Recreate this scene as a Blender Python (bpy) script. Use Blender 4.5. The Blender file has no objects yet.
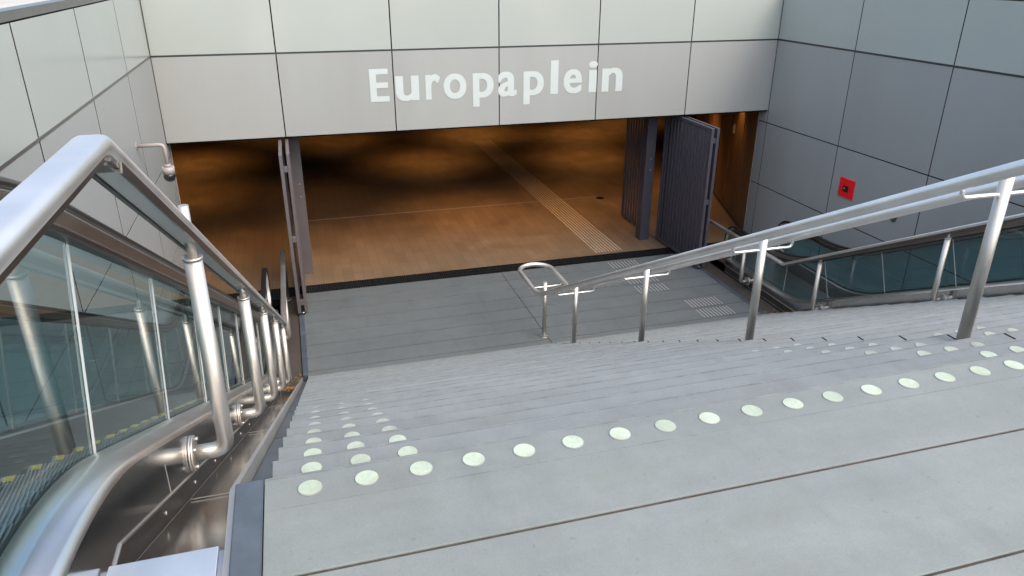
import bpy, bmesh, math, random
from mathutils import Vector, Matrix
random.seed(4)
scene = bpy.context.scene
R = math.radians
# ------------------------------------------------------------------ camera
cam_d = bpy.data.cameras.new('camera'); cam = bpy.data.objects.new('camera', cam_d)
scene.collection.objects.link(cam); scene.camera = cam
CAM = Vector((2.18540, -13.96239, 1.43865))
FWD = Vector((0.256775, 0.878976, -0.401831)).normalized()
RGT = Vector((0.960174, -0.279391, 0.002416)); RGT = (RGT - FWD * RGT.dot(FWD)).normalized()
UPV = RGT.cross(FWD)
rot = Matrix((RGT, UPV, -FWD)).transposed()
cam.matrix_world = Matrix.Translation(CAM) @ rot.to_4x4()
cam_d.sensor_width = 36; cam_d.lens = 26.0487; cam_d.clip_start = 0.05; cam_d.clip_end = 800
# ------------------------------------------------------------------ world + sun
SUN_EL, SUN_AZ = R(48), R(147)          # azimuth measured clockwise from +Y
world = bpy.data.worlds.new('World'); scene.world = world; world.use_nodes = True
wn = world.node_tree.nodes; wl = world.node_tree.links
sky = wn.new('ShaderNodeTexSky'); sky.sky_type = 'NISHITA'; sky.sun_disc = False
sky.sun_elevation = SUN_EL; sky.sun_rotation = SUN_AZ; sky.air_density = 1.0; sky.dust_density = 5.0; sky.ozone_density = 1.0
bg = wn['Background']; wl.new(sky.outputs[0], bg.inputs[0]); bg.inputs[1].default_value = 0.15
sd = bpy.data.lights.new('sun', 'SUN'); sd.energy = 0.95; sd.angle = R(178); sd.color = (1, .965, .91)
sun = bpy.data.objects.new('sun', sd); scene.collection.objects.link(sun)
sdir = Vector((math.sin(SUN_AZ) * math.cos(SUN_EL), math.cos(SUN_AZ) * math.cos(SUN_EL), math.sin(SUN_EL)))
sun.rotation_euler = sdir.to_track_quat('Z', 'Y').to_euler(); sun.location = (20, -20, 40)
scene.view_settings.view_transform = 'Standard'; scene.view_settings.look = 'None'
scene.view_settings.exposure = 1.16; scene.view_settings.gamma = 1; scene.view_settings.use_curve_mapping = False
scene.cycles.max_bounces = 10; scene.cycles.transparent_max_bounces = 24
scene.cycles.sample_clamp_indirect = 6

# ------------------------------------------------------------------ dimensions
G, H = 0.34998, 0.181355                # tread, riser
Y0, Z0 = -11.84655, -0.10921            # top nosing
NST = 24
ZF = Z0 - NST * H; YE = Y0 + (NST - 1) * G
XL, XRT, XM = 1.962, 10.038, 5.90
SL = H / G
ZP = 1.06                                # plaza level
YB = -19.0                               # rear end of the pit
W = 12.0
def slz(y): return Z0 - (y - Y0) * SL

# ------------------------------------------------------------------ materials
MATS = {}
def newmat(name):
    m = bpy.data.materials.new(name); m.use_nodes = True
    return m, m.node_tree.nodes, m.node_tree.links, m.node_tree.nodes['Principled BSDF']
def mat(name, col, rough=.5, metal=0.0, var=.06, scale=6.0, bump=0.0, bscale=60.0, rvar=.0, stretch=(1,1,1), dirt=0.0, spec=.5, col2=None, coat=0, tone=0):
    m, N, L, b = newmat(name)
    tc = N.new('ShaderNodeTexCoord'); mp = N.new('ShaderNodeMapping'); L.new(tc.outputs['Object'], mp.inputs[0])
    mp.inputs['Scale'].default_value = stretch
    n = N.new('ShaderNodeTexNoise'); n.inputs['Scale'].default_value = scale; n.inputs['Detail'].default_value = 8; n.inputs['Roughness'].default_value = .62
    L.new(mp.outputs[0], n.inputs[0])
    cr = N.new('ShaderNodeValToRGB'); L.new(n.outputs[0], cr.inputs[0])
    c = Vector(col); c2 = Vector(col2) if col2 else c * (1 + var)
    lo = c * (1 - var)
    cr.color_ramp.elements[0].position = .3; cr.color_ramp.elements[0].color = (*lo, 1)
    cr.color_ramp.elements[1].position = .7; cr.color_ramp.elements[1].color = (*c2, 1)
    out = cr.outputs[0]
    if tone:
        oi = N.new('ShaderNodeObjectInfo'); rr = N.new('ShaderNodeMapRange'); rr.inputs[3].default_value = 1 - tone; rr.inputs[4].default_value = 1 + tone; L.new(oi.outputs['Random'], rr.inputs[0])
        vs = N.new('ShaderNodeVectorMath'); vs.operation = 'SCALE'; L.new(out, vs.inputs[0]); L.new(rr.outputs[0], vs.inputs['Scale']); out = vs.outputs[0]
    if dirt:
        n2 = N.new('ShaderNodeTexNoise'); n2.inputs['Scale'].default_value = scale * .27; n2.inputs['Detail'].default_value = 5; L.new(mp.outputs[0], n2.inputs[0])
        r2 = N.new('ShaderNodeMapRange'); r2.inputs[1].default_value = .5; r2.inputs[2].default_value = .75; r2.inputs[3].default_value = 0; r2.inputs[4].default_value = dirt
        L.new(n2.outputs[0], r2.inputs[0])
        mx = N.new('ShaderNodeMixRGB'); mx.inputs[2].default_value = (c[0] * .55, c[1] * .5, c[2] * .44, 1)
        L.new(r2.outputs[0], mx.inputs[0]); L.new(out, mx.inputs[1]); out = mx.outputs[0]
    L.new(out, b.inputs['Base Color'])
    b.inputs['Roughness'].default_value = rough; b.inputs['Metallic'].default_value = metal
    b.inputs['Specular IOR Level'].default_value = spec
    b.inputs['Coat Weight'].default_value = coat
    if rvar:
        mr = N.new('ShaderNodeMapRange'); mr.inputs[3].default_value = max(.02, rough - rvar); mr.inputs[4].default_value = rough + rvar
        L.new(n.outputs[0], mr.inputs[0]); L.new(mr.outputs[0], b.inputs['Roughness'])
    if bump:
        n3 = N.new('ShaderNodeTexNoise'); n3.inputs['Scale'].default_value = bscale; n3.inputs['Detail'].default_value = 6; L.new(mp.outputs[0], n3.inputs[0])
        bp = N.new('ShaderNodeBump'); bp.inputs['Strength'].default_value = bump; bp.inputs['Distance'].default_value = .01
        L.new(n3.outputs[0], bp.inputs['Height']); L.new(bp.outputs[0], b.inputs['Normal'])
    MATS[name] = m
    return m
def concrete(name, col, joint=None):
    """smooth precast concrete: cloudy tone, fine pores, faint streaks"""
    m, N, L, b = newmat(name)
    tc = N.new('ShaderNodeTexCoord')
    def noise(s, d, st=(1, 1, 1)):
        mp = N.new('ShaderNodeMapping'); mp.inputs['Scale'].default_value = st; L.new(tc.outputs['Object'], mp.inputs[0])
        n = N.new('ShaderNodeTexNoise'); n.inputs['Scale'].default_value = s; n.inputs['Detail'].default_value = d; n.inputs['Roughness'].default_value = .6
        L.new(mp.outputs[0], n.inputs[0]); return n.outputs[0]
    def rng(src, a, bb, c, d):
        r = N.new('ShaderNodeMapRange'); r.inputs[1].default_value = a; r.inputs[2].default_value = bb; r.inputs[3].default_value = c; r.inputs[4].default_value = d
        L.new(src, r.inputs[0]); return r.outputs[0]
    def mul(x, y):
        k = N.new('ShaderNodeMath'); k.operation = 'MULTIPLY'; L.new(x, k.inputs[0]); L.new(y, k.inputs[1]); return k.outputs[0]
    v = mul(rng(noise(1.3, 6), .3, .7, .90, 1.07), rng(noise(9, 9), .3, .7, .95, 1.05))
    v = mul(v, rng(noise(160, 3), .25, .75, .93, 1.07))
    v = mul(v, rng(noise(.9, 4, (1, 7, 7)), .35, .7, .94, 1.04))
    v = mul(v, rng(noise(38, 2), .68, .74, 1.0, .86))
    v = mul(v, rng(noise(1.1, 7, (5, .9, 5)), .55, .74, 1.0, .88))
    oi = N.new('ShaderNodeObjectInfo'); v = mul(v, rng(oi.outputs['Random'], 0, 1, .96, 1.04))
    vo = N.new('ShaderNodeTexVoronoi'); vo.inputs['Scale'].default_value = 2.6; L.new(tc.outputs['Object'], vo.inputs[0])
    v = mul(v, rng(vo.outputs['Distance'], .018, .04, .80, 1.0))
    cm = N.new('ShaderNodeVectorMath'); cm.operation = 'SCALE'; cm.inputs[0].default_value = col
    L.new(v, cm.inputs['Scale'])
    out = cm.outputs[0]
    mx = N.new('ShaderNodeMixRGB'); mx.inputs[2].default_value = (col[0] * .80, col[1] * .71, col[2] * .60, 1)
    L.new(rng(noise(2.2, 7), .55, .8, 0, .45), mx.inputs[0]); L.new(out, mx.inputs[1])
    L.new(mx.outputs[0], b.inputs['Base Color']); b.inputs['Roughness'].default_value = .7
    b.inputs['Specular IOR Level'].default_value = .35
    bp = N.new('ShaderNodeBump'); bp.inputs['Strength'].default_value = .25; bp.inputs['Distance'].default_value = .004
    L.new(noise(120, 5), bp.inputs['Height']); L.new(bp.outputs[0], b.inputs['Normal'])
    MATS[name] = m; return m
def brushed(name, col, rough, st, rv=.08, aniso=0.0, smudge=.1):
    m, N, L, b = newmat(name)
    tc = N.new('ShaderNodeTexCoord'); mp = N.new('ShaderNodeMapping'); mp.inputs['Scale'].default_value = st; L.new(tc.outputs['Object'], mp.inputs[0])
    n = N.new('ShaderNodeTexNoise'); n.inputs['Scale'].default_value = 30; n.inputs['Detail'].default_value = 6; L.new(mp.outputs[0], n.inputs[0])
    n2 = N.new('ShaderNodeTexNoise'); n2.inputs['Scale'].default_value = 3; n2.inputs['Detail'].default_value = 6; L.new(tc.outputs['Object'], n2.inputs[0])
    mr = N.new('ShaderNodeMapRange'); mr.inputs[1].default_value = .3; mr.inputs[2].default_value = .7; mr.inputs[3].default_value = max(.02, rough - rv); mr.inputs[4].default_value = rough + rv
    L.new(n.outputs[0], mr.inputs[0])
    ad = N.new('ShaderNodeMath'); ad.operation = 'MULTIPLY_ADD'; L.new(n2.outputs[0], ad.inputs[0]); ad.inputs[1].default_value = smudge; L.new(mr.outputs[0], ad.inputs[2])
    L.new(ad.outputs[0], b.inputs['Roughness'])
    c = Vector(col); cr = N.new('ShaderNodeValToRGB'); L.new(n2.outputs[0], cr.inputs[0])
    cr.color_ramp.elements[0].position = .3; cr.color_ramp.elements[0].color = (*(c * .88), 1)
    cr.color_ramp.elements[1].position = .7; cr.color_ramp.elements[1].color = (*(c * 1.04), 1)
    L.new(cr.outputs[0], b.inputs['Base Color'])
    b.inputs['Metallic'].default_value = 1.0
    MATS[name] = m; return m
def glass(name, tint, refl=.12, rough=.02):
    m, N, L, b = newmat(name)
    N.remove(b); out = N['Material Output']
    tr = N.new('ShaderNodeBsdfTransparent'); tr.inputs[0].default_value = (*tint, 1)
    gl = N.new('ShaderNodeBsdfGlossy'); gl.inputs['Roughness'].default_value = rough; gl.inputs[0].default_value = (.9, .97, .97, 1)
    ge = N.new('ShaderNodeNewGeometry'); dt = N.new('ShaderNodeVectorMath'); dt.operation = 'DOT_PRODUCT'
    L.new(ge.outputs['Normal'], dt.inputs[0]); L.new(ge.outputs['Incoming'], dt.inputs[1])
    def mth(op, a, b):
        q = N.new('ShaderNodeMath'); q.operation = op
        if a is not None: L.new(a, q.inputs[0])
        if isinstance(b, float): q.inputs[1].default_value = b
        elif b is not None: L.new(b, q.inputs[1])
        return q
    ab = mth('ABSOLUTE', dt.outputs['Value'], None); su = mth('SUBTRACT', None, ab.outputs[0]); su.inputs[0].default_value = 1.0
    pw = mth('POWER', su.outputs[0], 5.0)
    mr = N.new('ShaderNodeMapRange'); mr.inputs[3].default_value = refl; mr.inputs[4].default_value = 1.0; L.new(pw.outputs[0], mr.inputs[0])
    mx = N.new('ShaderNodeMixShader'); L.new(mr.outputs[0], mx.inputs[0]); L.new(tr.outputs[0], mx.inputs[1]); L.new(gl.outputs[0], mx.inputs[2])
    L.new(mx.outputs[0], out.inputs[0]); MATS[name] = m; return m

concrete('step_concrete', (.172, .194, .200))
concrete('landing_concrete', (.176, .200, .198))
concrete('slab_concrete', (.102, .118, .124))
concrete('plaza_stone', (.40, .39, .36))
mat('nosing_dark', (.148, .167, .173), .8, var=.3, scale=9)
mat('dirt', (.05, .04, .033), .9, var=.4, scale=20)
mat('joint_dark', (.004, .005, .006), .9, spec=.1)
mat('disc_pale', (.34, .405, .325), .55, var=.10, scale=40, bump=.3, bscale=90, dirt=.35, tone=.14)
mat('disc_faded', (.30, .345, .285), .6, var=.14, scale=40, dirt=.5, tone=.12)
mat('disc_worn', (.262, .290, .262), .65, var=.12, scale=40, dirt=.6, tone=.08)
mat('disc_rim', (.20, .21, .20), .8)
mat('metal_panel', (.275, .292, .288), .42, metal=.0, var=.025, scale=1.6, dirt=.22, spec=.45, tone=.028, stretch=(1, 1, .22))
mat('glass_panel', (.322, .360, .342), .16, var=.03, scale=.5, spec=.6, tone=.02)
mat('dark_frame', (.05, .055, .058), .4, metal=.6)
mat('frame_grey', (.20, .20, .195), .35, metal=.8)
mat('letter_white', (.43, .49, .49), .45, var=.03)
brushed('steel', (.56, .54, .50), .42, (1, 1, 1), .02)
brushed('steel_rail', (.82, .80, .77), .38, (.3, .3, .3), .02)
brushed('steel_deck', (.78, .75, .71), .28, (6, .25, .25), .008, smudge=.04)
brushed('steel_polished', (.60, .59, .58), .14, (6, .25, .25), .01, smudge=.04)
brushed('steel_plate', (.80, .83, .86), .38, (3, 3, 3), .05)
brushed('steel_bronze', (.30, .25, .21), .34, (1, 1, 1), .01)
brushed('steel_dark', (.21, .205, .20), .30, (1, 1, 1), .01)
mat('rubber', (.012, .012, .013), .32, spec=.6)
mat('slate', (.055, .070, .088), .42, var=.3, scale=4, bump=.15, bscale=30, rvar=.1)
mat('lens_strip', (.36, .39, .39), .30, var=.03)
mat('gate_paint', (.078, .076, .098), .45, metal=.3, var=.08)
mat('gate_paint_light', (.125, .112, .118), .45, metal=.3, var=.08)
mat('camera_white', (.30, .28, .275), .4)
mat('dome_black', (.01, .01, .012), .06, spec=.8)
mat('red_paint', (.72, .012, .018), .35)
mat('escalator_tread', (.10, .11, .11), .4, metal=.7)
mat('escalator_rib', (.16, .17, .17), .5, metal=.3)
mat('plinth_brown', (.05, .042, .036), .55)
mat('yellow', (.26, .21, .02), .6)
mat('grate_iron', (.022, .024, .027), .5, metal=.5)
mat('hall_wall', (.19, .11, .055), .5, var=.25, scale=2, stretch=(1, 1, .2))
mat('hall_ceiling', (.05, .045, .04), .8)
mat('tactile_hall', (.40, .34, .27), .5)
mat('tactile_steel', (.30, .31, .31), .45, metal=.3)
mat('leaf_litter', (.22, .12, .04), .9, var=.5, scale=60)
glass('balustrade_glass', (.56, .74, .77), .075)
glass('glass_edge', (.5, .7, .68), .5, .2)
# ribbed tread / hall tiles / grate / lens need their own patterns
def tile_floor():
    m, N, L, b = newmat('hall_tiles')
    tc = N.new('ShaderNodeTexCoord'); mp = N.new('ShaderNodeMapping'); mp.inputs['Rotation'].default_value = (0, 0, R(90)); L.new(tc.outputs['Object'], mp.inputs[0])
    br = N.new('ShaderNodeTexBrick'); L.new(mp.outputs[0], br.inputs[0])
    br.inputs['Scale'].default_value = 1; br.inputs['Brick Width'].default_value = .6; br.inputs['Row Height'].default_value = .20
    br.inputs['Mortar Size'].default_value = .0035; br.inputs['Bias'].default_value = 0
    br.inputs['Color1'].default_value = (.235, .165, .105, 1); br.inputs['Color2'].default_value = (.195, .135, .085, 1); br.inputs['Mortar'].default_value = (.12, .085, .055, 1)
    n = N.new('ShaderNodeTexNoise'); n.inputs['Scale'].default_value = 1.4; n.inputs['Detail'].default_value = 8; L.new(tc.outputs['Object'], n.inputs[0])
    mx = N.new('ShaderNodeMixRGB'); mx.blend_type = 'MULTIPLY'; mx.inputs[0].default_value = .55
    L.new(br.outputs[0], mx.inputs[1]); L.new(n.outputs[0], mx.inputs[2]); L.new(mx.outputs[0], b.inputs['Base Color'])
    mr = N.new('ShaderNodeMapRange'); mr.inputs[3].default_value = .34; mr.inputs[4].default_value = .6; L.new(n.outputs[0], mr.inputs[0]); L.new(mr.outputs[0], b.inputs['Roughness'])
    MATS['hall_tiles'] = m
tile_floor()

# ------------------------------------------------------------------ mesh helpers
class MB:
    def __init__(s): s.bm = bmesh.new(); s.mats = []
    def mi(s, m):
        if m not in s.mats: s.mats.append(m)
        return s.mats.index(m)
    def box(s, x0, x1, y0, y1, z0, z1, m, bev=0):
        i = s.mi(m)
        vs = [s.bm.verts.new((x, y, z)) for x in (x0, x1) for y in (y0, y1) for z in (z0, z1)]
        fs = [s.bm.faces.new([vs[k] for k in q]) for q in ((0, 1, 3, 2), (4, 6, 7, 5), (0, 4, 5, 1), (2, 3, 7, 6), (0, 2, 6, 4), (1, 5, 7, 3))]
        for f in fs: f.material_index = i
        if bev:
            es = list({e for f in fs for e in f.edges})
            r = bmesh.ops.bevel(s.bm, geom=es, offset=bev, segments=2, affect='EDGES', profile=.5)
            for f in r['faces']: f.material_index = i
    def obox(s, c, ax, ay, az, m, bev=0):
        """oriented box: centre and three half-axis vectors"""
        i = s.mi(m); c = Vector(c); ax, ay, az = Vector(ax), Vector(ay), Vector(az)
        vs = [s.bm.verts.new(c + a * ax + b * ay + d * az) for a in (-1, 1) for b in (-1, 1) for d in (-1, 1)]
        fs = [s.bm.faces.new([vs[k] for k in q]) for q in ((0, 1, 3, 2), (4, 6, 7, 5), (0, 4, 5, 1), (2, 3, 7, 6), (0, 2, 6, 4), (1, 5, 7, 3))]
        for f in fs: f.material_index = i
        if bev:
            es = list({e for f in fs for e in f.edges})
            r = bmesh.ops.bevel(s.bm, geom=es, offset=bev, segments=2, affect='EDGES')
            for f in r['faces']: f.material_index = i
    def strip(s, A, B, m, smooth=True):
        """ribbon between two polylines"""
        i = s.mi(m)
        a = [s.bm.verts.new(p) for p in A]; b = [s.bm.verts.new(p) for p in B]
        for k in range(len(a) - 1):
            f = s.bm.faces.new((a[k], a[k + 1], b[k + 1], b[k])); f.material_index = i; f.smooth = smooth
    def sweep(s, path, sec, m, up=None, cap=True, smooth=True, side=None):
        """sweep a closed 2D section (u along side, v along up) along a path lying in planes x = const (side = +X) or any"""
        i = s.mi(m); n = len(path); P = [Vector(p) for p in path]; rings = []
        prev = None
        for k in range(n):
            if k == 0: t = P[1] - P[0]
            elif k == n - 1: t = P[-1] - P[-2]
            else: t = (P[k] - P[k - 1]).normalized() + (P[k + 1] - P[k]).normalized()
            t.normalize()
            if side is not None: sv = Vector(side)
            else:
                if prev is None:
                    a = Vector((0, 0, 1)) if abs(t.z) < .9 else Vector((1, 0, 0)); sv = t.cross(a).normalized()
                else: sv = (prev - t * prev.dot(t)).normalized()
            prev = sv
            uv = sv.cross(t).normalized()
            kk = 1.0
            if 0 < k < n - 1:
                c = (P[k] - P[k - 1]).normalized().dot(t); kk = 1 / max(c, .5)
            if side is not None: rings.append([s.bm.verts.new(P[k] + sv * a + uv * b * kk) for a, b in sec])
            else: rings.append([s.bm.verts.new(P[k] + sv * a * 1 + uv * b * 1) for a, b in sec])
        m_ = len(sec)
        for k in range(n - 1):
            for j in range(m_):
                f = s.bm.faces.new((rings[k][j], rings[k][(j + 1) % m_], rings[k + 1][(j + 1) % m_], rings[k + 1][j])); f.material_index = i; f.smooth = smooth
        if cap:
            for rg in (rings[0][::-1], rings[-1]):
                f = s.bm.faces.new(rg); f.material_index = i
    def tube(s, path, r, m, seg=16, cap=True):
        s.sweep(path, [(r * math.cos(2 * math.pi * j / seg), r * math.sin(2 * math.pi * j / seg)) for j in range(seg)], m, cap=cap)
    def cyl(s, c, ax, r, h, m, seg=20):
        c = Vector(c); a = Vector(ax).normalized(); s.tube([c, c + a * h], r, m, seg)
    def sphere(s, c, r, m, sz=1, seg=20):
        i = s.mi(m); q = bmesh.ops.create_uvsphere(s.bm, u_segments=seg, v_segments=seg // 2, radius=r)
        for v in q['verts']: v.co = Vector((v.co.x, v.co.y, v.co.z * sz)) + Vector(c)
        for v in q['verts']:
            for f in v.link_faces: f.material_index = i; f.smooth = True
    def build(s, name, parent=None, flipx=None, **kw):
        bmesh.ops.remove_doubles(s.bm, verts=s.bm.verts, dist=1e-6)
        if flipx:
            for v in s.bm.verts: v.co.x = W - v.co.x
        bmesh.ops.recalc_face_normals(s.bm, faces=s.bm.faces)
        me = bpy.data.meshes.new(name); s.bm.to_mesh(me); s.bm.free()
        for m in s.mats: me.materials.append(MATS[m])
        o = bpy.data.objects.new(name, me); scene.collection.objects.link(o)
        if parent: o.parent = parent
        for k, v in kw.items(): o[k] = v
        return o
def thing(name, label, cat, loc=(0, 0, 0), group=None):
    o = bpy.data.objects.new(name, None); scene.collection.objects.link(o); o.empty_display_size = .2
    o['label'] = label; o['category'] = cat
    if group: o['group'] = group
    return o
def link_copy(src, parent=None, loc=None):
    c = src.copy(); scene.collection.objects.link(c)
    if parent: c.parent = parent
    if loc is not None: c.location = loc
    return c
def rsec(w, h, r, seg=4):
    out = []
    for cx, cy, a0 in ((w / 2 - r, h / 2 - r, 0), (-w / 2 + r, h / 2 - r, 90), (-w / 2 + r, -h / 2 + r, 180), (w / 2 - r, -h / 2 + r, 270)):
        for k in range(seg + 1):
            a = R(a0 + 90 * k / seg); out.append((cx + r * math.cos(a), cy + r * math.sin(a)))
    return out
def arc_poly(pts, rad, n=6):
    """round the corners of a 3D polyline"""
    P = [Vector(p) for p in pts]; out = [P[0]]
    for k in range(1, len(P) - 1):
        a = (P[k - 1] - P[k]); b = (P[k + 1] - P[k]); d = min(rad, a.length * .49, b.length * .49)
        p0 = P[k] + a.normalized() * d; p1 = P[k] + b.normalized() * d
        for j in range(n + 1):
            t = j / n; out.append(p0 * (1 - t) ** 2 + P[k] * 2 * t * (1 - t) + p1 * t * t)
    out.append(P[-1]); return out

# ------------------------------------------------------------------ ground, landing, floors (structure)
mb = MB()
for x0, x1, y0, y1 in ((-150, -.16, -150, 150), (W + .16, 160, -150, 150), (-.16, W + .16, -150, YB), (-.16, W + .16, .36, 150)):
    mb.box(x0, x1, y0, y1, ZP - .25, ZP, 'plaza_stone')
mb.build('plaza_pavement', kind='structure')
mb = MB(); mb.box(-160, 170, -150, 150, -9.2, -9, 'dirt'); mb.build('ground', kind='structure')

# upper landing: precast slabs with open dirty joints
mb = MB(); y = Y0; first = True
rows = [Y0 - .4615, Y0 - .9415, Y0 - 1.42, Y0 - 1.9, Y0 - 2.38, Y0 - 2.86, Y0 - 3.34, Y0 - 3.82, Y0 - 4.3]
ya = Y0
for k, yb in enumerate(rows):
    mb.box(XL, XRT, yb + .0055, ya - (.0055 if k else 0), Z0 - .12, Z0 - (0.0 if k == 0 else .0012 * (k % 2)), 'landing_concrete', bev=.003)
    ya = yb
mb.box(XL, XRT, rows[-1], Y0 - .02, Z0 - .3, Z0 - .006, 'dirt')
mb.build('upper_landing', kind='structure')
# rear flight up to the plaza
mb = MB()
nr = 6; hr = (ZP - Z0) / (nr + 1)
for k in range(nr):
    mb.box(0.0, W, YB, rows[-1] - k * .35, Z0 + k * hr, Z0 + (k + 1) * hr, 'step_concrete')
mb.box(0.0, W, YB, rows[-1], Z0 - .3, Z0, 'step_concrete')
mb.build('rear_steps', kind='structure')

# ------------------------------------------------------------------ main staircase
stair = thing('staircase', 'wide pale grey concrete staircase going down to the station gates', 'staircase')
disc_spots = {}
DP = .1799
xs_row0 = [2.103 + DP * k for k in range(int((XRT - .1 - 2.103) / DP) + 1)]
def disc_mesh():
    mb = MB(); i = mb.mi('disc_pale'); j = mb.mi('disc_rim'); seg = 28
    r0, r1 = .0370, .0402
    ring0 = [mb.bm.verts.new((r0 * math.cos(2 * math.pi * k / seg), r0 * math.sin(2 * math.pi * k / seg), .0035)) for k in range(seg)]
    ring1 = [mb.bm.verts.new((r1 * math.cos(2 * math.pi * k / seg), r1 * math.sin(2 * math.pi * k / seg), .0008)) for k in range(seg)]
    c = mb.bm.verts.new((0, 0, .0038))
    for k in range(seg):
        f = mb.bm.faces.new((c, ring0[k], ring0[(k + 1) % seg])); f.material_index = i
        f = mb.bm.faces.new((ring0[k], ring1[k], ring1[(k + 1) % seg], ring0[(k + 1) % seg])); f.material_index = j
    return mb
dm = disc_mesh().build('disc')
disc_mesh_data = dm.data; bpy.data.objects.remove(dm)
disc_variants = [disc_mesh_data]
for vn in ('disc_faded', 'disc_worn'):
    m2 = disc_mesh_data.copy(); m2.materials[0] = MATS[vn]; disc_variants.append(m2)
side_x = [2.103, 2.283, 2.463]
cen_x = [XM - .62, XM - .44, XM - .26, XM + .26, XM + .44, XM + .62]
end_x = [XRT - .5, XRT - .32, XRT - .14]
count = 0; extra = []
edge = MB(); edge.box(XL, XRT, Y0 - .004, Y0, Z0 - .1815, Z0 - .12, 'step_concrete'); edge.box(XL + .002, XRT - .002, Y0 - .1685, Y0 - .1660, Z0 - .01, Z0 + .0008, 'nosing_dark'); edge.box(XL + .002, XRT - .002, Y0 - .014, Y0 - .008, Z0 - .01, Z0 + .0010, 'nosing_dark')
e0 = edge.build('top_nosing', stair)
def add_disc(parent, x, y, z, v=0):
    o = bpy.data.objects.new('tactile_disc', disc_variants[v]); scene.collection.objects.link(o); o.parent = parent
    o.location = (x, y, z); o.rotation_euler = (0, 0, random.uniform(0, 6.28))
for x in xs_row0:
    add_disc(e0, x, Y0 - .089, Z0); count += 1
for k in range(1, NST):
    yb = Y0 + (k - 1) * G; zt = Z0 - k * H
    mb = MB(); bot = zt - H - .02
    mb.box(XL, XRT, yb - .02, yb + G, bot, zt, 'step_concrete', bev=.004)
    mb.box(XL + .002, XRT - .002, yb + G - .016, yb + G - .007, zt - .01, zt + .0012, 'nosing_dark')
    mb.box(XL + .002, XRT - .002, yb + G - .1685, yb + G - .1650, zt - .01, zt + .0008, 'nosing_dark')
    # small dark drainage slot at the middle of the nosing, and dirt at the back of the tread
    mb.box(XM - .005, XM + .008, yb + G - .085, yb + G - .012, zt, zt + .0015, 'joint_dark')
    mb.box(XL + .01, XRT - .01, yb + .0005, yb + random.uniform(.004, .008), zt - .002, zt + .001, 'dirt')
    st = mb.build('step', stair)
    xs = (side_x if k <= 8 else []) + (cen_x[:3] if k <= 6 else []) + (cen_x[3:] if k <= 4 else [])
    for x in xs:
        v = (0 if k <= 2 else 1 if k <= 4 else 2) if x < 3 else (0 if k == 1 and x < XM else 1 if k <= 2 else 2)
        if random.random() < .1: v = min(2, v + 1)
        if count < 100: add_disc(st, x, yb + G - .089, zt, v); count += 1
mb = MB(); mb.bm.faces.ensure_lookup_table()
# sloping soffit so that the flight is solid from the side
i = mb.mi('step_concrete')
for x in (XL + .002, XRT - .002):
    vs = [mb.bm.verts.new(p) for p in ((x, Y0, Z0 - .3), (x, YE, ZF - .02), (x, YE - .5, ZF - .3), (x, Y0, Z0 - 1.0))]
    mb.bm.faces.new(vs).material_index = i
mb.build('stringer', stair)

# lower floor slabs
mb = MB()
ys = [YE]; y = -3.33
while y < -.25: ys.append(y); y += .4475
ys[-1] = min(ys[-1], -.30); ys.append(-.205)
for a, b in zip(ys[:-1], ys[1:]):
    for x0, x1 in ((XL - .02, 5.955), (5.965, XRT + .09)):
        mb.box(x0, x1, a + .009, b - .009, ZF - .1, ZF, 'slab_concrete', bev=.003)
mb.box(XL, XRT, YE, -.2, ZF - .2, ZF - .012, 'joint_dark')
mb.build('lower_floor', kind='structure')

# drain grate across the entrance
g = thing('drain_grate', 'long black steel drainage grate across the station threshold', 'drain grate')
mb = MB()
mb.box(XL - 1.9, XRT + 1.9, -.2, .18, ZF - .2, ZF - .06, 'joint_dark')
for y in (-.195, -.07, .05, .17): mb.box(XL - 1.9, XRT + 1.9, y - .008, y + .008, ZF - .06, ZF + .001, 'grate_iron')
mb.build('frame', g)
mb = MB(); x = XL - 1.9
while x < XRT + 1.9:
    mb.box(x, x + .012, -.187, .162, ZF - .05, ZF - .002, 'grate_iron'); x += .045
mb.build('bars', g)

# hall interior
mb = MB(); mb.box(-9, 22, .18, 30, ZF - .2, ZF - .001, 'hall_tiles'); mb.build('hall_floor', kind='structure')
mb = MB(); mb.box(-9, 22, .36, 30, -1.40, -1.2, 'hall_ceiling'); mb.build('hall_ceiling', kind='structure')
mb = MB()
mb.box(-9, 22, 30, 30.2, ZF, -1.4, 'hall_wall'); mb.box(-9.2, -9, .3, 30, ZF, -1.4, 'hall_wall')
mb.box(-9, -.16, .16, .35, ZF, -1.4, 'hall_wall'); mb.box(W + .16, 22, .16, .35, ZF, -1.4, 'hall_wall')
mb.box(22, 22.2, .3, 30, ZF, -1.4, 'hall_wall')
mb.build('hall_wall', label='brown wall around the dim station hall behind the gates', category='wall')
w = thing('timber_wall', 'warm lit brown panelled wall inside the hall right of the gate', 'wall')
p0, p1 = Vector((12.13, .40, 0)), Vector((14.3, 6.9, 0)); d = (p1 - p0); nrm = Vector((-d.y, d.x, 0)).normalized()
npan = 6
for k in range(npan):
    a = p0 + d * (k / npan); b = p0 + d * ((k + 1) / npan); dd = (b - a)
    mb = MB(); c = (a + b) / 2; mb.obox((c.x, c.y, (ZF - 1.4) / 2), dd * .5 * .93, nrm * .03, (0, 0, (-1.4 - ZF) / 2), 'hall_wall')
    mb.build('wall_panel', w)
mb = MB(); c = (p0 + p1) / 2
mb.obox((c.x, c.y, ZF + .06), d * .5, nrm * .045, (0, 0, .058), 'gate_paint'); mb.build('skirting', w)
mb = MB(); q = p0 + d * .30
mb.obox((q.x, q.y, -2.35) + nrm * .04 if False else Vector((q.x, q.y, -2.35)) + nrm * .04, d.normalized() * .06, nrm * .02, (0, 0, .11), 'camera_white', bev=.005); mb.build('wall_device', w)
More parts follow.
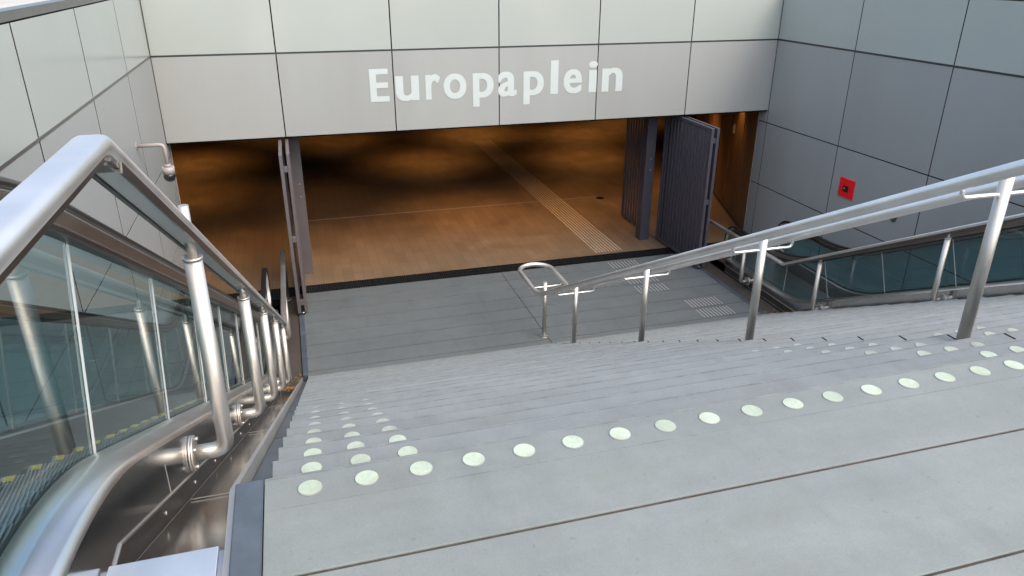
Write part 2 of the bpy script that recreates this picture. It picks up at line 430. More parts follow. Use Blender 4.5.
mb = MB(); mb.box(1.95, 9.95, 4.335, 4.35, ZF - .001, ZF + .003, 'camera_white')
mb.build('floor_strip', label='thin pale metal strip set in the hall floor', category='floor strip')
mb = MB(); mb.cyl((9.99, 4.18, ZF - .001), (0, 0, 1), .11, .005, 'joint_dark'); mb.build('floor_hatch', label='small dark round cover in the hall floor near the gate', category='floor cover')

# tactile guide strips
def tactile(x0, x1, y0, y1, label, ridge=.0):
    mb = MB(); n = max(6, int(round((x1 - x0) / .072)))
    for k in range(n):
        x = x0 + (k + .5) * (x1 - x0) / n
        mb.box(x - .013, x + .013, y0, y1, ZF - .001, ZF + .005, 'tactile_steel')
    mb.build('tactile_strip', label=label, category='tactile paving', group='ribbed guide strips on the floor')
t_lab = ['ribbed tactile strip just outside the drain grate', 'ribbed tactile strip on the second slab out from the grate', 'ribbed tactile strip on the third slab out from the grate', 'ribbed tactile strip on the fourth slab, last before the sideways jog', 'ribbed tactile strip just after the sideways jog', 'ribbed tactile strip nearest the foot of the stairs']
yy = [-.66, -1.09, -1.54, -1.99]
for k, y in enumerate(yy): tactile(8.28, 8.95, y, y + .33, t_lab[k])
tactile(8.93, 9.62, -2.86, -2.53, t_lab[4]); tactile(8.93, 9.62, -3.30, -2.97, t_lab[5])
mb = MB(); n = 9
for k in range(n):
    x = 8.28 + (k + .5) * .67 / n; y = .3
    while y < 12:
        mb.box(x - .013, x + .013, y, y + .285, ZF - .002, ZF + .004, 'tactile_hall'); y += .30
mb.build('tactile_strip', label='long ribbed tactile strip running back through the hall', category='tactile paving')

# ------------------------------------------------------------------ cladding walls
GAP = .020
def clad_wall(name, label, axis, fixed, joints, zrows, sgn, thick=.03, gv=0.0):
    """axis 'x': wall in plane y=fixed spanning x ; axis 'y': wall in plane x=fixed spanning y. sgn: side the wall body lies on"""
    t = thing(name, label, 'wall')
    a0, a1 = joints[0], joints[-1]
    b0, b1 = fixed + sgn * (.012 if axis == 'x' else .0045), fixed + sgn * .16
    lo, hi = min(b0, b1), max(b0, b1)
    mb = MB()
    if axis == 'x': mb.box(a0, a1, lo, hi, zrows[0][0], zrows[-1][1], 'joint_dark')
    else: mb.box(lo, hi, a0, a1, zrows[0][0], zrows[-1][1], 'joint_dark')
    mb.build('backing', t)
    for (z0, z1, kind) in zrows:
        g = GAP if kind == 'metal_panel' else .022
        for j0, j1 in zip(joints[:-1], joints[1:]):
            mb = MB(); tilt = 0
            f0, f1 = fixed, fixed + sgn * thick; l2, h2 = min(f0, f1), max(f0, f1)
            A = (j0 + (g + gv) / 2, j1 - (g + gv) / 2); Z = (z0 + g / 2, z1 - g / 2)
            if axis == 'x': mb.box(A[0], A[1], l2, h2, Z[0], Z[1], kind, bev=.002)
            else: mb.box(l2, h2, A[0], A[1], Z[0], Z[1], kind, bev=.002)
            if kind == 'metal_panel':
                # four small fixing screws
                for sx in (.12, -.12):
                    for sz in (.10,):
                        px = (A[0] if sx > 0 else A[1]) + sx; pz = Z[0] + sz
                        if axis == 'x': mb.box(px - .006, px + .006, fixed - .003, fixed + .001, pz - .006, pz + .006, 'frame_grey')
                        else: mb.box(fixed - .002 * 1, fixed + .002, px - .006, px + .006, pz - .006, pz + .006, 'frame_grey')
            mb.build('cladding_panel' if kind == 'metal_panel' else 'glass_panel', t)
    # dark horizontal profile between glass and metal rows
    zj = [r for r in zrows if r[2] == 'glass_panel'][0][0]
    mb = MB()
    if axis == 'x': mb.box(a0 + .002, a1 - .002, fixed - .004, fixed + .03, zj - .014, zj + .014, 'dark_frame')
    else:
        e0, e1 = (fixed - .004 if sgn > 0 else fixed - .03), (fixed + .03 if sgn > 0 else fixed + .004)
        mb.box(e0, e1, a0, a1, zj - .016, zj + .016, 'frame_grey' if sgn < 0 else 'dark_frame')
    mb.build('rail_profile', t)
    mb = MB()
    if axis == 'x': mb.box(a0, a1, fixed + .0, fixed + .16 * sgn, zrows[-1][1], ZP + .02, 'frame_grey')
    else:
        l2, h2 = sorted((fixed + .004 * sgn, fixed + .16 * sgn)); mb.box(l2, h2, a0, a1, zrows[-1][1] + .004, ZP + .006, 'frame_grey')
    mb.build('coping', t)
    return t
HB, H2, H3, HT = -1.458, -1.719, -3.085, .981
clad_wall('facade_wall', 'light grey panelled facade with greenish glass panels above the station opening', 'x', 0.0, [0, 2, 4, 6, 8, 10, 12], [(HB, 0, 'metal_panel'), (0, HT, 'glass_panel')], +1)
mb = MB(); mb.box(.002, W - .002, .03, .36, HB - .02, HB + .0, 'joint_dark'); mb.box(.002, W - .002, .16, .36, HB, ZP - .3, 'joint_dark')
mb.build('opening_lintel', label='dark underside beam over the station opening', category='lintel')
lj = [.29, -.008, -2.11, -4.318, -6.53, -8.74, -10.95, -13.16, -15.37, -17.6, YB][::-1]
rows_z = [(ZF - 1.0, ZF + .02, 'metal_panel'), (ZF + .02, H3, 'metal_panel'), (H3, H2, 'metal_panel'), (H2, 0, 'metal_panel'), (0, HT, 'glass_panel')]
clad_wall('side_wall', 'warm grey panelled wall beside the left escalator with pale glass on top', 'y', 0.0, lj, rows_z, -1, gv=.022)
rj = [.29, -.008, -2.325, -4.535, -6.745, -8.955, -11.165, -13.375, -15.585, -17.8, YB][::-1]
clad_wall('side_wall', 'bluish grey panelled wall with the red plate beside the right escalator', 'y', W, rj, rows_z, +1)
# thin pale trim on the wall ends at the opening
mb = MB(); mb.box(W - .012, W - .002, .285, .300, ZF, HB, 'camera_white'); mb.build('corner_trim', label='thin pale metal trim on the end of the right wall', category='trim')
mb = MB(); mb.box(.002, .012, .285, .300, ZF, HB, 'camera_white'); mb.build('corner_trim', label='thin pale metal trim on the end of the left wall', category='trim')

# lettering
def letters():
    ext = [('E', 369.8, 388.8), ('u', 395.4, 418.8), ('r', 425.4, 440.2), ('o', 443.4, 466.2), ('p', 472.6, 493.6), ('a', 498.0, 516.6), ('p', 523.4, 543.8), ('l', 550.4, 558.2), ('e', 563.6, 582.0), ('i', 588.4, 597.2), ('n', 602.0, 622.6)]
    pix0 = 369.8
    def X_at(px, z=-.62):
        lo, hi = 0.0, 12.0
        for _ in range(40):
            mid = (lo + hi) / 2; dd = Vector((mid, 0, z)) - CAM
            u = 512 + 740.94 * dd.dot(RGT) / dd.dot(FWD)
            if u < px: lo = mid
            else: hi = mid
        return lo
    t = thing('station_lettering', 'large white letters spelling Europaplein on the facade panels', 'lettering')
    capH = .585; base = -.905
    cu = bpy.data.curves.new('t', 'FONT'); cu.size = 1; o = bpy.data.objects.new('t', cu); scene.collection.objects.link(o)
    def conv(ch, off):
        cu.body = ch; cu.offset = off; cu.resolution_u = 10; cu.extrude = .004
        bpy.context.view_layer.update()
        return bpy.data.meshes.new_from_object(o.evaluated_get(bpy.context.evaluated_depsgraph_get()))
    OFF = .016
    ref = conv('E', OFF); zs = [v.co.y for v in ref.vertices]; b0 = min(zs); sc = capH / (max(zs) - b0)
    for ch, a, b in ext:
        me = conv(ch, OFF)
        xs = [v.co.x for v in me.vertices]; w0, w1 = min(xs), max(xs)
        A, B = X_at(a), X_at(b)
        for v in me.vertices:
            h = (v.co.y - b0) * sc
            if h > 0 and ch in 'uroaenp': h *= 1.13
            if ch in 'li': h *= 1.08
            if h < 0 and ch == 'p': h *= .92
            v.co = (A + (v.co.x - w0) / (w1 - w0) * (B - A), -.0025 - v.co.z * .4, base + h)
        bb = bmesh.new(); D_ = .011
        for q_, dx in enumerate((-D_, D_, 0)):
            m3 = me.copy()
            for v in m3.vertices: v.co = (A + (v.co.x - A) * (B - A - 2 * D_) / (B - A) + D_ + dx, v.co.y - .0006 * q_, v.co.z)
            bb.from_mesh(m3); bpy.data.meshes.remove(m3)
        bb.to_mesh(me); bb.free()
        me.materials.clear(); me.materials.append(MATS['letter_white'])
        for f in me.polygons: f.use_smooth = False
        lo = bpy.data.objects.new('letter', me); scene.collection.objects.link(lo); lo.parent = t
    bpy.data.objects.remove(o)
letters()

# red plate, grey disc
t = thing('alarm_plate', 'square red plate with dark keyhole on the right wall', 'wall plate')
mb = MB(); mb.box(W - .02, W - .0, -2.965, -2.57, -2.60, -2.245, 'red_paint', bev=.003); mb.build('plate', t)
mb = MB(); mb.box(W - .026, W - .0195, -2.83, -2.69, -2.49, -2.38, 'rubber'); mb.build('recess', t)
mb = MB(); mb.cyl((W - .026, -2.73, -2.43), (-1, 0, 0), .016, .012, 'steel'); mb.build('key_switch', t)
mb = MB(); mb.cyl((W - .015, -4.02, -2.60), (1, 0, 0), .075, .014, 'frame_grey', 24); mb.build('wall_cap', label='small round grey cap on the right wall above the escalator', category='wall cap')

# security camera on bent arm
t = thing('security_camera', 'dome security camera on a bent pale arm fixed to the left wall', 'camera')
mb = MB(); mb.tube(arc_poly([(-.001, -2.53, -.94), (.36, -2.53, -.94), (.36, -2.53, -1.27)], .07), .028, 'camera_white', 14)
mb.cyl((0, -2.53, -.94), (1, 0, 0), .05, .012, 'camera_white'); mb.build('arm', t)
mb = MB(); mb.cyl((.36, -2.53, -1.36), (0, 0, 1), .085, .10, 'camera_white'); mb.cyl((.36, -2.53, -1.26), (0, 0, 1), .045, .04, 'camera_white'); mb.build('housing', t)
mb = MB(); mb.sphere((.36, -2.53, -1.40), .082, 'dome_black'); mb.build('dome', t)

# ------------------------------------------------------------------ gates
ZG = -1.50
def slat_leaf(parent, x, y0, y1, pm='gate_paint', ztop=ZG, knob=False):
    mb = MB(); zb = ZF + .05; fx = .028
    for y in (y0, y1):
        s_ = 1 if y == y0 else -1
        mb.box(x - fx, x + fx, min(y, y + s_ * .06), max(y, y + s_ * .06), zb, ztop, pm, bev=.004)
    for z in (zb, ztop - .06): mb.box(x - fx + .001, x + fx - .001, y0 + .06, y1 - .06, z, z + .06, pm)
    f = mb.build('gate_leaf', parent)
    mb = MB(); y = y0 + .085
    while y < y1 - .07:
        mb.box(x - .014, x + .014, y, y + .052, zb + .06, ztop - .06, 'gate_paint'); y += .142
    mb.box(x - .002, x + .002, y0 + .06, y1 - .06, zb + .06, ztop - .06, 'joint_dark') if False else None
    mb.build('slats', f)
    return f
def gate(side, labp, lab1, lab2):
    s = side
    def X(x): return x if s == 0 else W - x
    p = thing('gate_post', labp, 'post')
    mb = MB(); a, b = sorted((X(2.02), X(2.22))); pm = 'gate_paint_light' if s == 0 else 'gate_paint'
    if s: a, b = 9.58, 9.80
    mb.box(a, b, .78, 1.02, ZF, -1.4, pm, bev=.004); mb.build('column', p)
    for z in (-2.55, -2.80):
        mb = MB(); mb.cyl(((a + b) / 2 + .02, .782, z), (0, -1, 0), .014, .01, 'steel'); mb.build('bolt', p)
    t = thing('folding_gate', lab1, 'gate')
    xa, xb = (1.89, 2.01) if s == 0 else (9.975, 10.095)
    slat_leaf(t, xa, -1.22, .72, pm); slat_leaf(t, xb, -1.16 if s == 0 else -1.22, .72, pm)
    for z in (-1.75, -3.0, ZF + .25):
        mb = MB(); mb.box(xa + .029, xb - .029, -1.20, -1.14, z - .05, z + .05, pm, bev=.005); mb.build('hinge', t)
    mb = MB(); mb.cyl(((xa + xb) / 2, -1.16, ZF), (0, 0, 1), .035, .06, 'steel_dark'); mb.build('floor_bolt', t)
    t2 = thing('folding_gate', lab2, 'gate')
    slat_leaf(t2, 2.12 if s == 0 else 9.90, 1.06, 2.52, pm)
gate(0, 'grey brown steel gate post left of the station opening', 'folded metal gate leaves seen edge on beside the left post', 'open metal gate leaf behind the left post inside the hall')
gate(1, 'dark purple grey steel gate post right of the station opening', 'broad slatted dark gate folded open in front of the right post', 'narrow slatted gate leaf behind the right post inside the hall')

# ------------------------------------------------------------------ escalators, side rails, gutters (built left, mirrored right)
def prof(x, hs, zu, zl, ystart, yend, rad=1.0, n=8, zs=None):
    """path at x: level zu, incline hs above nosing line, level zl"""
    yu = Y0 + (Z0 + hs - zu) / SL; yl = Y0 + (Z0 + hs - zl) / SL
    return arc_poly([(x, ystart, zu), (x, yu, zu), (x, yl, zl), (x, yend, zl)], rad, n)
DU, DLW = Z0 + .25, ZF + .30
def escalator(flip, label, hH, grp='escalators beside the stairs'):
    t = thing('escalator', label, 'escalator', group=grp)
    def B(mb, n, par=None, **k): return mb.build(n, par or t, flipx=flip, **k)
    ys_, ye_ = -17.5, -1.45
    # near (stair side) balustrade deck : inner edge at glass, rounded crest, outer face
    for (xg, s, nm) in ((1.365, 1, 'deck'), (.19, -1, 'deck')):
        mb = MB()
        secs = [(0.0, -.008), (.020, -.004), (.022, .0), (.086, .001), (.092, .0), (.148, -.017), (.163, -.026), (.172, -.048)] if s == 1 else [(0, -.008), (.02, -.004), (.022, 0), (.185, 0)]
        P = prof(0, .152, DU, DLW, ys_, ye_, .55, 12)
        prev = None
        for du, dv in secs:
            A = [Vector((xg + s * du, p.y, p.z + dv)) for p in P]
            if prev: mb.strip(prev, A, 'rubber' if du == .020 or du == .02 else 'steel_deck')
            prev = A
        # inner vertical drop to the skirt
        A0 = [Vector((xg, p.y, p.z - .015)) for p in P]; A1 = [Vector((xg - s * .0, p.y, p.z - .03)) for p in P]
        mb.strip(A0, A1, 'rubber')
        # nose cap at the lower end
        pe = P[-1]
        mb.box(min(xg, xg + s * .14), max(xg, xg + s * .14), ye_, ye_ + .02, ZF + .0, pe.z - .05, 'steel_deck')
        B(mb, nm)
    # outer skirt (polished dark) on the stair side, with two trim lines and a screwed band between them
    P = prof(0, .152, DU, DLW, ys_, ye_, .55, 12)
    XS = 1.537
    def trim(off, zu):
        yu = Y0 + (Z0 - off - zu) / SL; zl = ZF + .02 + (.13 if off < .2 else 0); yl = Y0 + (Z0 - off - zl) / SL
        return [(ys_, zu), (yu, zu), (yl, zl), (ye_, zl)]
    def tz(T_, y):
        for (y0, z0), (y1, z1) in zip(T_[:-1], T_[1:]):
            if y0 <= y <= y1: return z0 + (z1 - z0) * (y - y0) / (y1 - y0)
        return T_[-1][1]
    T1, T2 = trim(.125, -.175), trim(.24, -.285)
    ysamp = sorted(set([round(p.y, 5) for p in P] + [round(q[0], 5) for q in T1] + [round(q[0], 5) for q in T2]))
    def pz(y):
        for a_, b_ in zip(P[:-1], P[1:]):
            if a_.y <= y <= b_.y: return a_.z + (b_.z - a_.z) * (y - a_.y) / max(1e-6, b_.y - a_.y)
        return P[-1].z
    mb = MB()
    mb.strip([Vector((XS, y, pz(y) - .046)) for y in ysamp], [Vector((XS, y, min(tz(T1, y), pz(y) - .09))) for y in ysamp], 'steel_polished', False); B(mb, 'outer_skirt')
    mb = MB(); mb.strip([Vector((XS - .004, y, tz(T1, y) + .002)) for y in ysamp], [Vector((XS - .004, y, tz(T2, y) - .12)) for y in ysamp], 'steel_dark', False); B(mb, 'lower_skirt')
    for T_ in (T1, T2):
        mb = MB(); mb.sweep([(XS, a_, b_) for a_, b_ in T_], [(-.004, -.0035), (.006, -.0035), (.006, .0035), (-.004, .0035)], 'steel', side=(1, 0, 0), smooth=False); B(mb, 'skirt_trim')
    for y in (-11.25, -9.45, -7.05, -4.85):
        mb = MB(); mb.box(XS - .001, XS + .0015, y - .003, y + .003, tz(T1, y), pz(y) - .13, 'steel'); B(mb, 'skirt_joint')
    for k in range(14):
        y = -12.0 + k * .62; mb = MB(); mb.cyl((XS - .005, y, (tz(T1, y) + tz(T2, y)) / 2), (1, 0, 0), .009, .006, 'steel', 10); B(mb, 'screw')
    # inner skirts next to the steps
    for xi, s in ((1.33, 1), (.23, -1)):
        mb = MB()
        A = [Vector((xi + s * .07, p.y, p.z - .03)) for p in P]; A1 = [Vector((xi + s * .012, p.y, p.z - .05)) for p in P]; A2 = [Vector((xi, p.y, p.z - .42)) for p in P]
        mb.strip(A, A1, 'steel'); mb.strip(A1, A2, 'steel_dark'); B(mb, 'inner_skirt')
    # glass
    HU, HLW = Z0 + hH + .11, ZF + hH - .03
    for xg in (1.375, .18):
        bot = prof(xg, .152, DU, DLW, ys_, ye_ - .25, .55, 12); top = prof(xg, hH - .055, HU - .055, HLW - .055, ys_, ye_ - .1, .62, 10)
        # cut into panes along the slope; joint planes perpendicular to the incline
        def zat(P, y):
            for a, b in zip(P[:-1], P[1:]):
                if a.y <= y <= b.y: return a.z + (b.z - a.z) * (y - a.y) / max(1e-6, b.y - a.y)
            return P[0].z if y < P[0].y else P[-1].z
        cuts = [ys_ + .2, -16.3, -15.05, -13.85, -12.65, -11.47, -10.29, -9.11, -7.93, -6.75, -5.57, -4.39, -3.2, -2.3, ye_ - .08]
        def lean(y): return 0 if (y < -12.3 or y > -4.0) else SL * .75
        for a, b in zip(cuts[:-1], cuts[1:]):
            mb = MB(); n = 6; Lw = []; Up = []
            for k in range(n + 1):
                y = a + (b - a) * k / n
                y += .006 if k == 0 else (-.006 if k == n else 0)
                z0 = zat(bot, y) - .03
                l = lean(a) * (1 - k / n) + lean(b) * (k / n)
                # top point follows the lean
                yt = y
                for _ in range(8): yt = y + l * (zat(top, yt) - z0) * 1.0
                Lw.append(Vector((xg, y, z0))); Up.append(Vector((xg, yt, zat(top, yt))))
            for dx in (-.006, .006):
                mb.strip([p + Vector((dx, 0, 0)) for p in Lw], [p + Vector((dx, 0, 0)) for p in Up], 'balustrade_glass', False) if dx < 0 else None
            pane = B(mb, 'glass_panel')
            mb = MB(); p, q = Lw[-1], Up[-1]
            dirv = (q - p).normalized(); c = (p + q) / 2 + Vector((0, .006, 0))
            mb.obox(c, (.004, 0, 0), (0, .003, 0), dirv * ((q - p).length / 2), 'lens_strip' if xg > 1 else 'frame_grey'); B(mb, 'joint', pane)
    # handrails with end loops
    for xg in (1.40, .16):
        main = prof(xg, hH, HU, HLW, ys_ - .1, ye_, .8, 10)
        r = (HLW - (DLW - .02)) / 2; cy, cz = ye_, HLW - r
        loop = [Vector((xg, cy + r * math.sin(R(a)) * .85, cz + r * math.cos(R(a)))) for a in range(8, 181, 12)]
        back = [Vector((xg, ye_ - .35, cz - r + .0))]
        mb = MB(); mb.sweep(main + loop + back, rsec(.082, .036, .016), 'rubber', side=(1, 0, 0))
        B(mb, 'handrail')
        mb = MB(); mb.sweep([p + Vector((0, 0, -.052)) for p in main], rsec(.062, .062, .008), 'steel_bronze', side=(1, 0, 0)); mb.sweep([p + Vector((0, 0, -.094)) for p in main], rsec(.05, .026, .004), 'rubber', side=(1, 0, 0)); mb.sweep([p + Vector((0, 0, -.020)) for p in main], rsec(.066, .006, .002), 'steel', side=(1, 0, 0))
        il = [Vector((xg, cy + (r - .03) * math.sin(R(a)) * .85, cz + (r - .03) * math.cos(R(a)))) for a in range(0, 181, 12)]
        mb.sweep(il, rsec(.05, .02, .006), 'steel', side=(1, 0, 0)); B(mb, 'handrail_guide')
        mb = MB(); n = len(il) - 1
        c0 = [Vector((xg, ye_ - .1, p.z)) for p in il]
        mb.strip(c0, il, 'balustrade_glass', False); B(mb, 'newel_glass')
    # steps
    off = .14 - .18; tread = .40; rise = tread * SL
    y = -12.0; k = 0
    while y < -3.2:
        z = slz(y + tread) - .15
        mb = MB(); z = min(z, Z0 + .0)
        mb.box(.24, 1.32, y, y + tread - .006, z - .03, z, 'escalator_tread')
        for j in range(48):
            x = .25 + j * .0222; mb.box(x, x + .010, y + .001, y + tread - .007, z, z + .008, 'escalator_rib')
        mb.box(.24, 1.32, y + tread - .03, y + tread - .008, z - rise, z - .03, 'escalator_tread')
        mb.box(.265, .325, y + tread - .065, y + tread - .01, z + .0082, z + .0105, 'yellow')
        B(mb, 'step'); y += tread
    mb = MB(); mb.box(.24, 1.32, ys_, -12.01, Z0 - .05, Z0 + .006, 'steel_deck'); B(mb, 'comb_plate')
    mb = MB(); mb.box(.24, 1.32, -3.2, -.25, ZF - .02, ZF + .006, 'steel_deck'); B(mb, 'comb_plate')
    mb = MB(); mb.box(1.33, 1.42, -1.50, -1.38, ZF, DLW - .08, 'rubber', bev=.02); B(mb, 'newel_base')
    mb = MB(); mb.box(.13, .24, -1.50, -1.38, ZF, DLW - .08, 'rubber', bev=.02); B(mb, 'newel_base')
    return t
escalator(False, 'left escalator with glass sides and black handrails beside the warm grey wall', 1.09)
escalator(True, 'right escalator with glass sides below the red plate and bluish wall', .99)

def gutter(flip, lab, labk, labc, labl):
    t = thing('gutter', lab, 'gutter')
    mb = MB()
    P = [Vector((0, Y0 - .28, slz(Y0) - .28 + .145)), Vector((0, YE + .1, ZF - .10)), Vector((0, -.25, ZF - .06))]
    P = [Vector((0, Y0 - .6, Z0 - .19)), Vector((0, Y0 - .08, Z0 - .19)), Vector((0, YE - .15, slz(YE - .15) - .235)), Vector((0, YE + .35, ZF - .02)), Vector((0, -.25, ZF - .018))]
    mb.strip([Vector((1.540, p.y, p.z)) for p in P[:3]], [Vector((1.86, p.y, p.z)) for p in P[:3]], 'steel_polished', False)
    mb.strip([Vector((1.540, p.y, p.z)) for p in P[2:]], [Vector((1.86, p.y, p.z)) for p in P[2:]], 'plinth_brown', False)
    mb.build('base_plate', t, flipx=flip)
    for y in (-11.0, -8.6, -6.2):
        z = slz(y) - .235 + .003; mb = MB()
        mb.obox((1.695, y, z + .008), (.145, 0, 0), Vector((0, 1, -SL)).normalized() * .004, (0, 0, .002), 'steel')
        mb.build('plate_joint', t, flipx=flip)
    # cover plate level with the landing
    mb = MB(); mb.box(1.548, 1.838, -17.5, -12.125, Z0 - .02, Z0 - .002, 'steel_plate', bev=.002)
    mb.build('gutter_cover', label=labc, category='cover plate', flipx=flip)
    # slate kerb along the stair
    k = thing('slate_kerb', labk, 'kerb')
    seg = [(-17.5, -14.5), (-14.5, Y0)] ; cuts = [Y0 + i * 1.62 for i in range(6)]
    def piece(ya, yb):
        mb = MB(); i = mb.mi('slate')
        def zt(y): return Z0 + .004 if y <= Y0 else max(ZF + .006, slz(y) - .085)
        a, b = ya + .004, yb - .004
        pts = [(a, zt(a)), (b, zt(b)), (b, zt(b) - .35), (a, zt(a) - .35)]
        f0 = [mb.bm.verts.new((1.872, y, z)) for y, z in pts]; f1 = [mb.bm.verts.new((1.959, y, z)) for y, z in pts]
        mb.bm.faces.new(f0).material_index = i; mb.bm.faces.new(f1[::-1]).material_index = i
        for j in range(4):
            mb.bm.faces.new((f0[j], f1[j], f1[(j + 1) % 4], f0[(j + 1) % 4])).material_index = i
        bmesh.ops.bevel(mb.bm, geom=list(mb.bm.edges), offset=.004, segments=2, affect='EDGES')
        mb.build('kerb_stone', k, flipx=flip)
    for a, b in seg: piece(a, b)
    for a, b in zip(cuts[:-1], cuts[1:]): piece(a, min(b, YE + .35))
    piece(YE + .35, -.22)
    # pale steel angle between kerb and gutter
    mb = MB(); Q = [Vector((1.861, -17.5, Z0 - .02)), Vector((1.861, Y0, Z0 - .02)), Vector((1.861, YE + .35, ZF - .02))]
    mb.sweep(Q, [(-.010, -.14), (.009, -.14), (.009, .0), (-.010, .0)], 'steel', side=(1, 0, 0), smooth=False); mb.build('edge_angle', k, flipx=flip)
    # litter at the foot
    mb = MB(); rnd = random.Random(3)
    for _ in range(240):
        x = rnd.uniform(1.80, 1.86) if rnd.random() < .6 else rnd.uniform(1.6, 1.86); y = YE - .1 + rnd.gauss(0, .22); z = max(ZF - .015, slz(y) - .16)
        a = rnd.uniform(0, 3.14); s = rnd.uniform(.008, .022)
        mb.obox((x, y, z + rnd.uniform(.0, .03)), (s * math.cos(a), s * math.sin(a), rnd.uniform(-.006, .006)), (-s * .6 * math.sin(a), s * .6 * math.cos(a), 0), (0, 0, .001), 'leaf_litter')
    mb.build('leaf_litter', kind='stuff', flipx=flip, label=labl, category='leaves')
gutter(False, 'polished dark steel gutter between left escalator and stairs', 'dark blue slate kerb along the left edge of the stairs', 'bright flat steel cover plate over the left gutter at the landing', 'dry brown leaves heaped at the foot of the left gutter')
gutter(True, 'polished dark steel gutter between right escalator and stairs', 'dark blue slate kerb along the right edge of the stairs', 'flat steel cover plate over the right gutter at the landing', 'dry brown leaves heaped at the foot of the right gutter')

# side handrails carried on elbow posts from the escalator skirt
RX = 1.70; KY, KZ, RS = -11.93, 1.027, .536
KL = ZF + .97; KLY = KY + (KZ - KL) / RS
def side_rail(flip, label, pys):
    t = thing('handrail', label, 'handrail')
    path = [(RX, -16.6, KZ), (RX, KY, KZ), (RX, KLY, KL), (RX, -.35, KL)]
    P = arc_poly(path, .03, 3)
    mb = MB(); mb.sweep(P, rsec(.084, .052, .022, 5), 'steel_rail', side=(1, 0, 0)); mb.build('rail', t, flipx=flip)
    # recessed light strip under the inclined part, with dark side channels and end cap
    d = Vector((0, 1, -RS)).normalized(); nz = Vector((0, RS, 1)).normalized()
    a = Vector((RX, KY, KZ)) + d * .10; L = (Vector((RX, KLY, KL)) - a).length - .1
    mb = MB(); c = a + d * (L / 2) - nz * .030
    mb.obox(c + nz * .003, (.034, 0, 0), d * (L / 2), nz * .005, 'steel_dark'); 
    mb.build('light_channel', t, flipx=flip)
    for sx in (-1, 1):
        mb = MB(); mb.obox(c + Vector((sx * .0365, 0, 0)) - nz * .006, (.0035, 0, 0), d * (L / 2), nz * .016, 'steel_dark'); mb.build('channel_lip', t, flipx=flip)
    k = 0; s = .0; seglen = 1.60
    while s < L - .1:
        l = min(seglen, L - s)
        mb = MB(); c = a + d * (s + l / 2) - nz * .0375
        mb.obox(c, (.031, 0, 0), d * (l / 2 - .02), nz * .005, 'lens_strip', bev=.003); mb.build('light_strip', t, flipx=flip)
        s += seglen
    mb = MB(); c = a - d * .045 - nz * .032
    mb.obox(c, (.034, 0, 0), d * .045, nz * .018, 'frame_grey', bev=.010); mb.build('end_cap', t, flipx=flip)
    mb = MB(); mb.sweep([(RX - 0, -16.6, KZ - .03), (RX, KY - .05, KZ - .03)], [(-.030, -.007), (.030, -.007), (.030, .007), (-.030, .007)], 'steel_dark', side=(1, 0, 0), smooth=False)
    mb.build('under_channel', t, flipx=flip)
    # posts
    ys = [-15.2, -13.6, -12.15] if False else [-15.4, -13.8]
    ys += pys + [-2.3]
    for y in ys:
        zr = KZ if y < KY else max(KL, KZ - RS * (y - KY))
        zn = Z0 if y < Y0 else max(ZF + .15, slz(y)); zn -= (.02 if y > Y0 else 0)
        if y < -12: zn = Z0 - .02 + .08
        xp = RX + .002
        mb = MB()
        mb.tube(arc_poly([(1.555, y, zn), (xp, y, zn), (xp, y, zr - .115)], .12, 10), .038, 'steel', 22)
        p = mb.build('post', t, flipx=flip)
        mb = MB(); mb.cyl((xp, y, zr - .12), (0, 0, 1), .042, .014, 'steel'); mb.build('collar', p, flipx=flip)
        mb = MB(); mb.cyl((xp, y, zr - .12), (0, 0, 1), .021, (.24 if y == pys[0] else .10), 'steel', 16)
        mb.build('pin', p, flipx=flip)
        mb = MB(); mb.cyl((1.538, y, zn), (1, 0, 0), .085, .010, 'steel', 26)
        mb.cyl((1.549, y, zn), (1, 0, 0), .085, .010, 'steel', 26)
        for a_ in range(0, 360, 90):
            cy, cz = y + .066 * math.cos(R(a_ + 45)), zn + .066 * math.sin(R(a_ + 45))
            mb.cyl((1.557, cy, cz), (1, 0, 0), .010, .016, 'steel', 8)
        mb.build('flange', p, flipx=flip)
    # lower end drops to the floor
    mb = MB(); mb.tube([(RX, -.42, ZF), (RX, -.42, KL)], .028, 'steel_dark'); mb.cyl((RX, -.42, ZF), (0, 0, 1), .06, .012, 'steel'); mb.build('end_post', t, flipx=flip)
side_rail(False, 'thick steel handrail with underside light strip on the left of the stairs', [-10.75, -8.87, -7.3, -5.75, -4.2])
side_rail(True, 'steel handrail on elbow posts along the right escalator', [-11.3, -9.0, -6.72, -4.43])

# ------------------------------------------------------------------ central double handrail
t = thing('centre_handrail', 'double round steel handrail on posts down the middle of the stairs', 'handrail')
CX = XM; RXO = .29; CS = .525
def crz(y): return -.560 - CS * (y + 9.13)
CU, CLZ = Z0 + .98, ZF + 1.05
cku = -9.13 - (CU + .577) / CS; ckl = -9.13 - (CLZ + .577) / CS
cy_end = -2.75
pl = [(CX - RXO, -16, CU), (CX - RXO, cku, CU), (CX - RXO, ckl, CLZ), (CX - RXO, cy_end, CLZ)]
arcp = [(CX - RXO * math.cos(R(a)), cy_end + RXO * 1.0 * math.sin(R(a)), CLZ) for a in range(15, 180, 15)]
pr_ = [(CX + RXO, cy_end, CLZ), (CX + RXO, ckl, CLZ), (CX + RXO, cku, CU), (CX + RXO, -16, CU)]
A = arc_poly(pl[:4], .22, 7); Bp = arc_poly(pr_, .22, 7)
mb = MB(); mb.tube(A + [Vector(p) for p in arcp] + Bp, .038, 'steel_rail', 20); mb.build('rail', t)
posts = [-15.2, -13.05, -10.92, -8.87, -6.80, -4.62, -3.22]
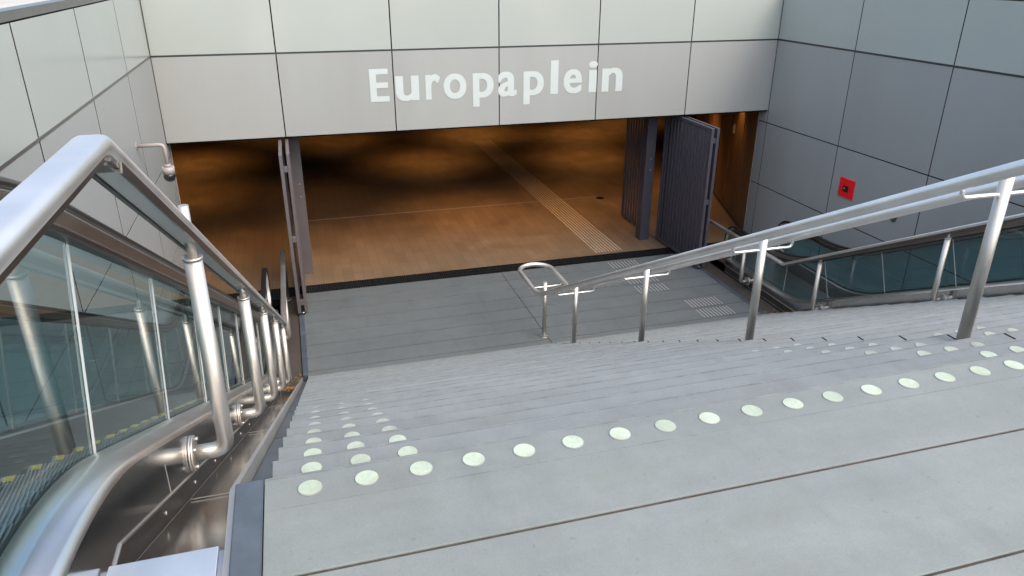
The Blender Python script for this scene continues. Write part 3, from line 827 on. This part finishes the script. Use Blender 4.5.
for y in posts:
    zr = CU if y < cku else max(CLZ, crz(y))
    if y < Y0: zb = Z0
    else:
        k = math.floor((y - Y0) / G) + 1; zb = max(ZF, Z0 - k * H)
    mb = MB(); last = (y == posts[-1]); r_ = .036
    mb.cyl((CX, y, zb), (0, 0, 1), r_, (zr - .055) - zb + (.03 if last else .06), 'steel', 20); p = mb.build('post', t)
    mb = MB(); 
    dz = (lambda dx: 0)
    h = .105
    pts = [(CX - RXO, y, zr - .028), (CX - RXO, y, zr - h), (CX + RXO, y, zr - h), (CX + RXO, y, zr - .028)]
    if zr != CU and zr != CLZ: pass
    mb.tube(arc_poly(pts, .05, 6), .0125, 'steel_rail', 12); mb.build('bracket', p)
    mb = MB()
    for sx in (-1, 1):
        sl = 0 if (zr in (CU, CLZ)) else CS
        mb.obox((CX + sx * RXO, y, zr - .031), (.012, 0, 0), Vector((0, 1, -sl)).normalized() * .045, (0, 0, .003), 'steel_dark')
    mb.build('saddle', p)
    if last:
        mb = MB(); mb.cyl((CX, y, ZF), (0, 0, 1), .068, .018, 'steel'); mb.build('base_flange', p)

# ------------------------------------------------------------------ lamps of the station hall, some of them added as fill
def downlight(x, y, power, lab, blend=1.0, size=102, col=(1, .47, .13)):
    t = thing('downlight', lab, 'lamp', group='warm ceiling downlights of the hall')
    mb = MB(); mb.cyl((x, y, -1.46), (0, 0, 1), .11, .06, 'dark_frame'); mb.build('housing', t)
    ld = bpy.data.lights.new('spot', 'SPOT'); ld.energy = power * (1.12 if y < 5 else .62); ld.color = col; ld.spot_size = R(size); ld.spot_blend = blend; ld.shadow_soft_size = .3
    lo = bpy.data.objects.new('lamp_light', ld); scene.collection.objects.link(lo); lo.location = (x, y, -1.48); lo.parent = t
names = 'warm unseen ceiling lamp above the brown hall floor, in a set with added fill lamps'
for (x, y, e) in ((2.6, 2.4, 60), (4.6, 2.7, 60), (7.3, 2.6, 110), (9.6, 3.0, 75), (0.4, 2.8, 75), (6.0, 4.2, 110), (9.4, 5.0, 110),
                  (6.2, 9.6, 210), (11.3, 8.6, 230), (-1.3, 11.2, 230), (-1.0, 7.4, 170), (2.6, 6.2, 45), (8.6, 13.2, 260), (12.5, 12.2, 230), (3.6, 13.6, 110), (1.2, 15.5, 80), (12.5, 1.8, 50), (12.8, 4.6, 90), (15, 14, 150), (10, 17, 120), (5, 18, 90), (-4, 15, 90)):  # besides the floor pools: unseen fill lamps added for dark floor and side wall
    downlight(x, y, e, names)
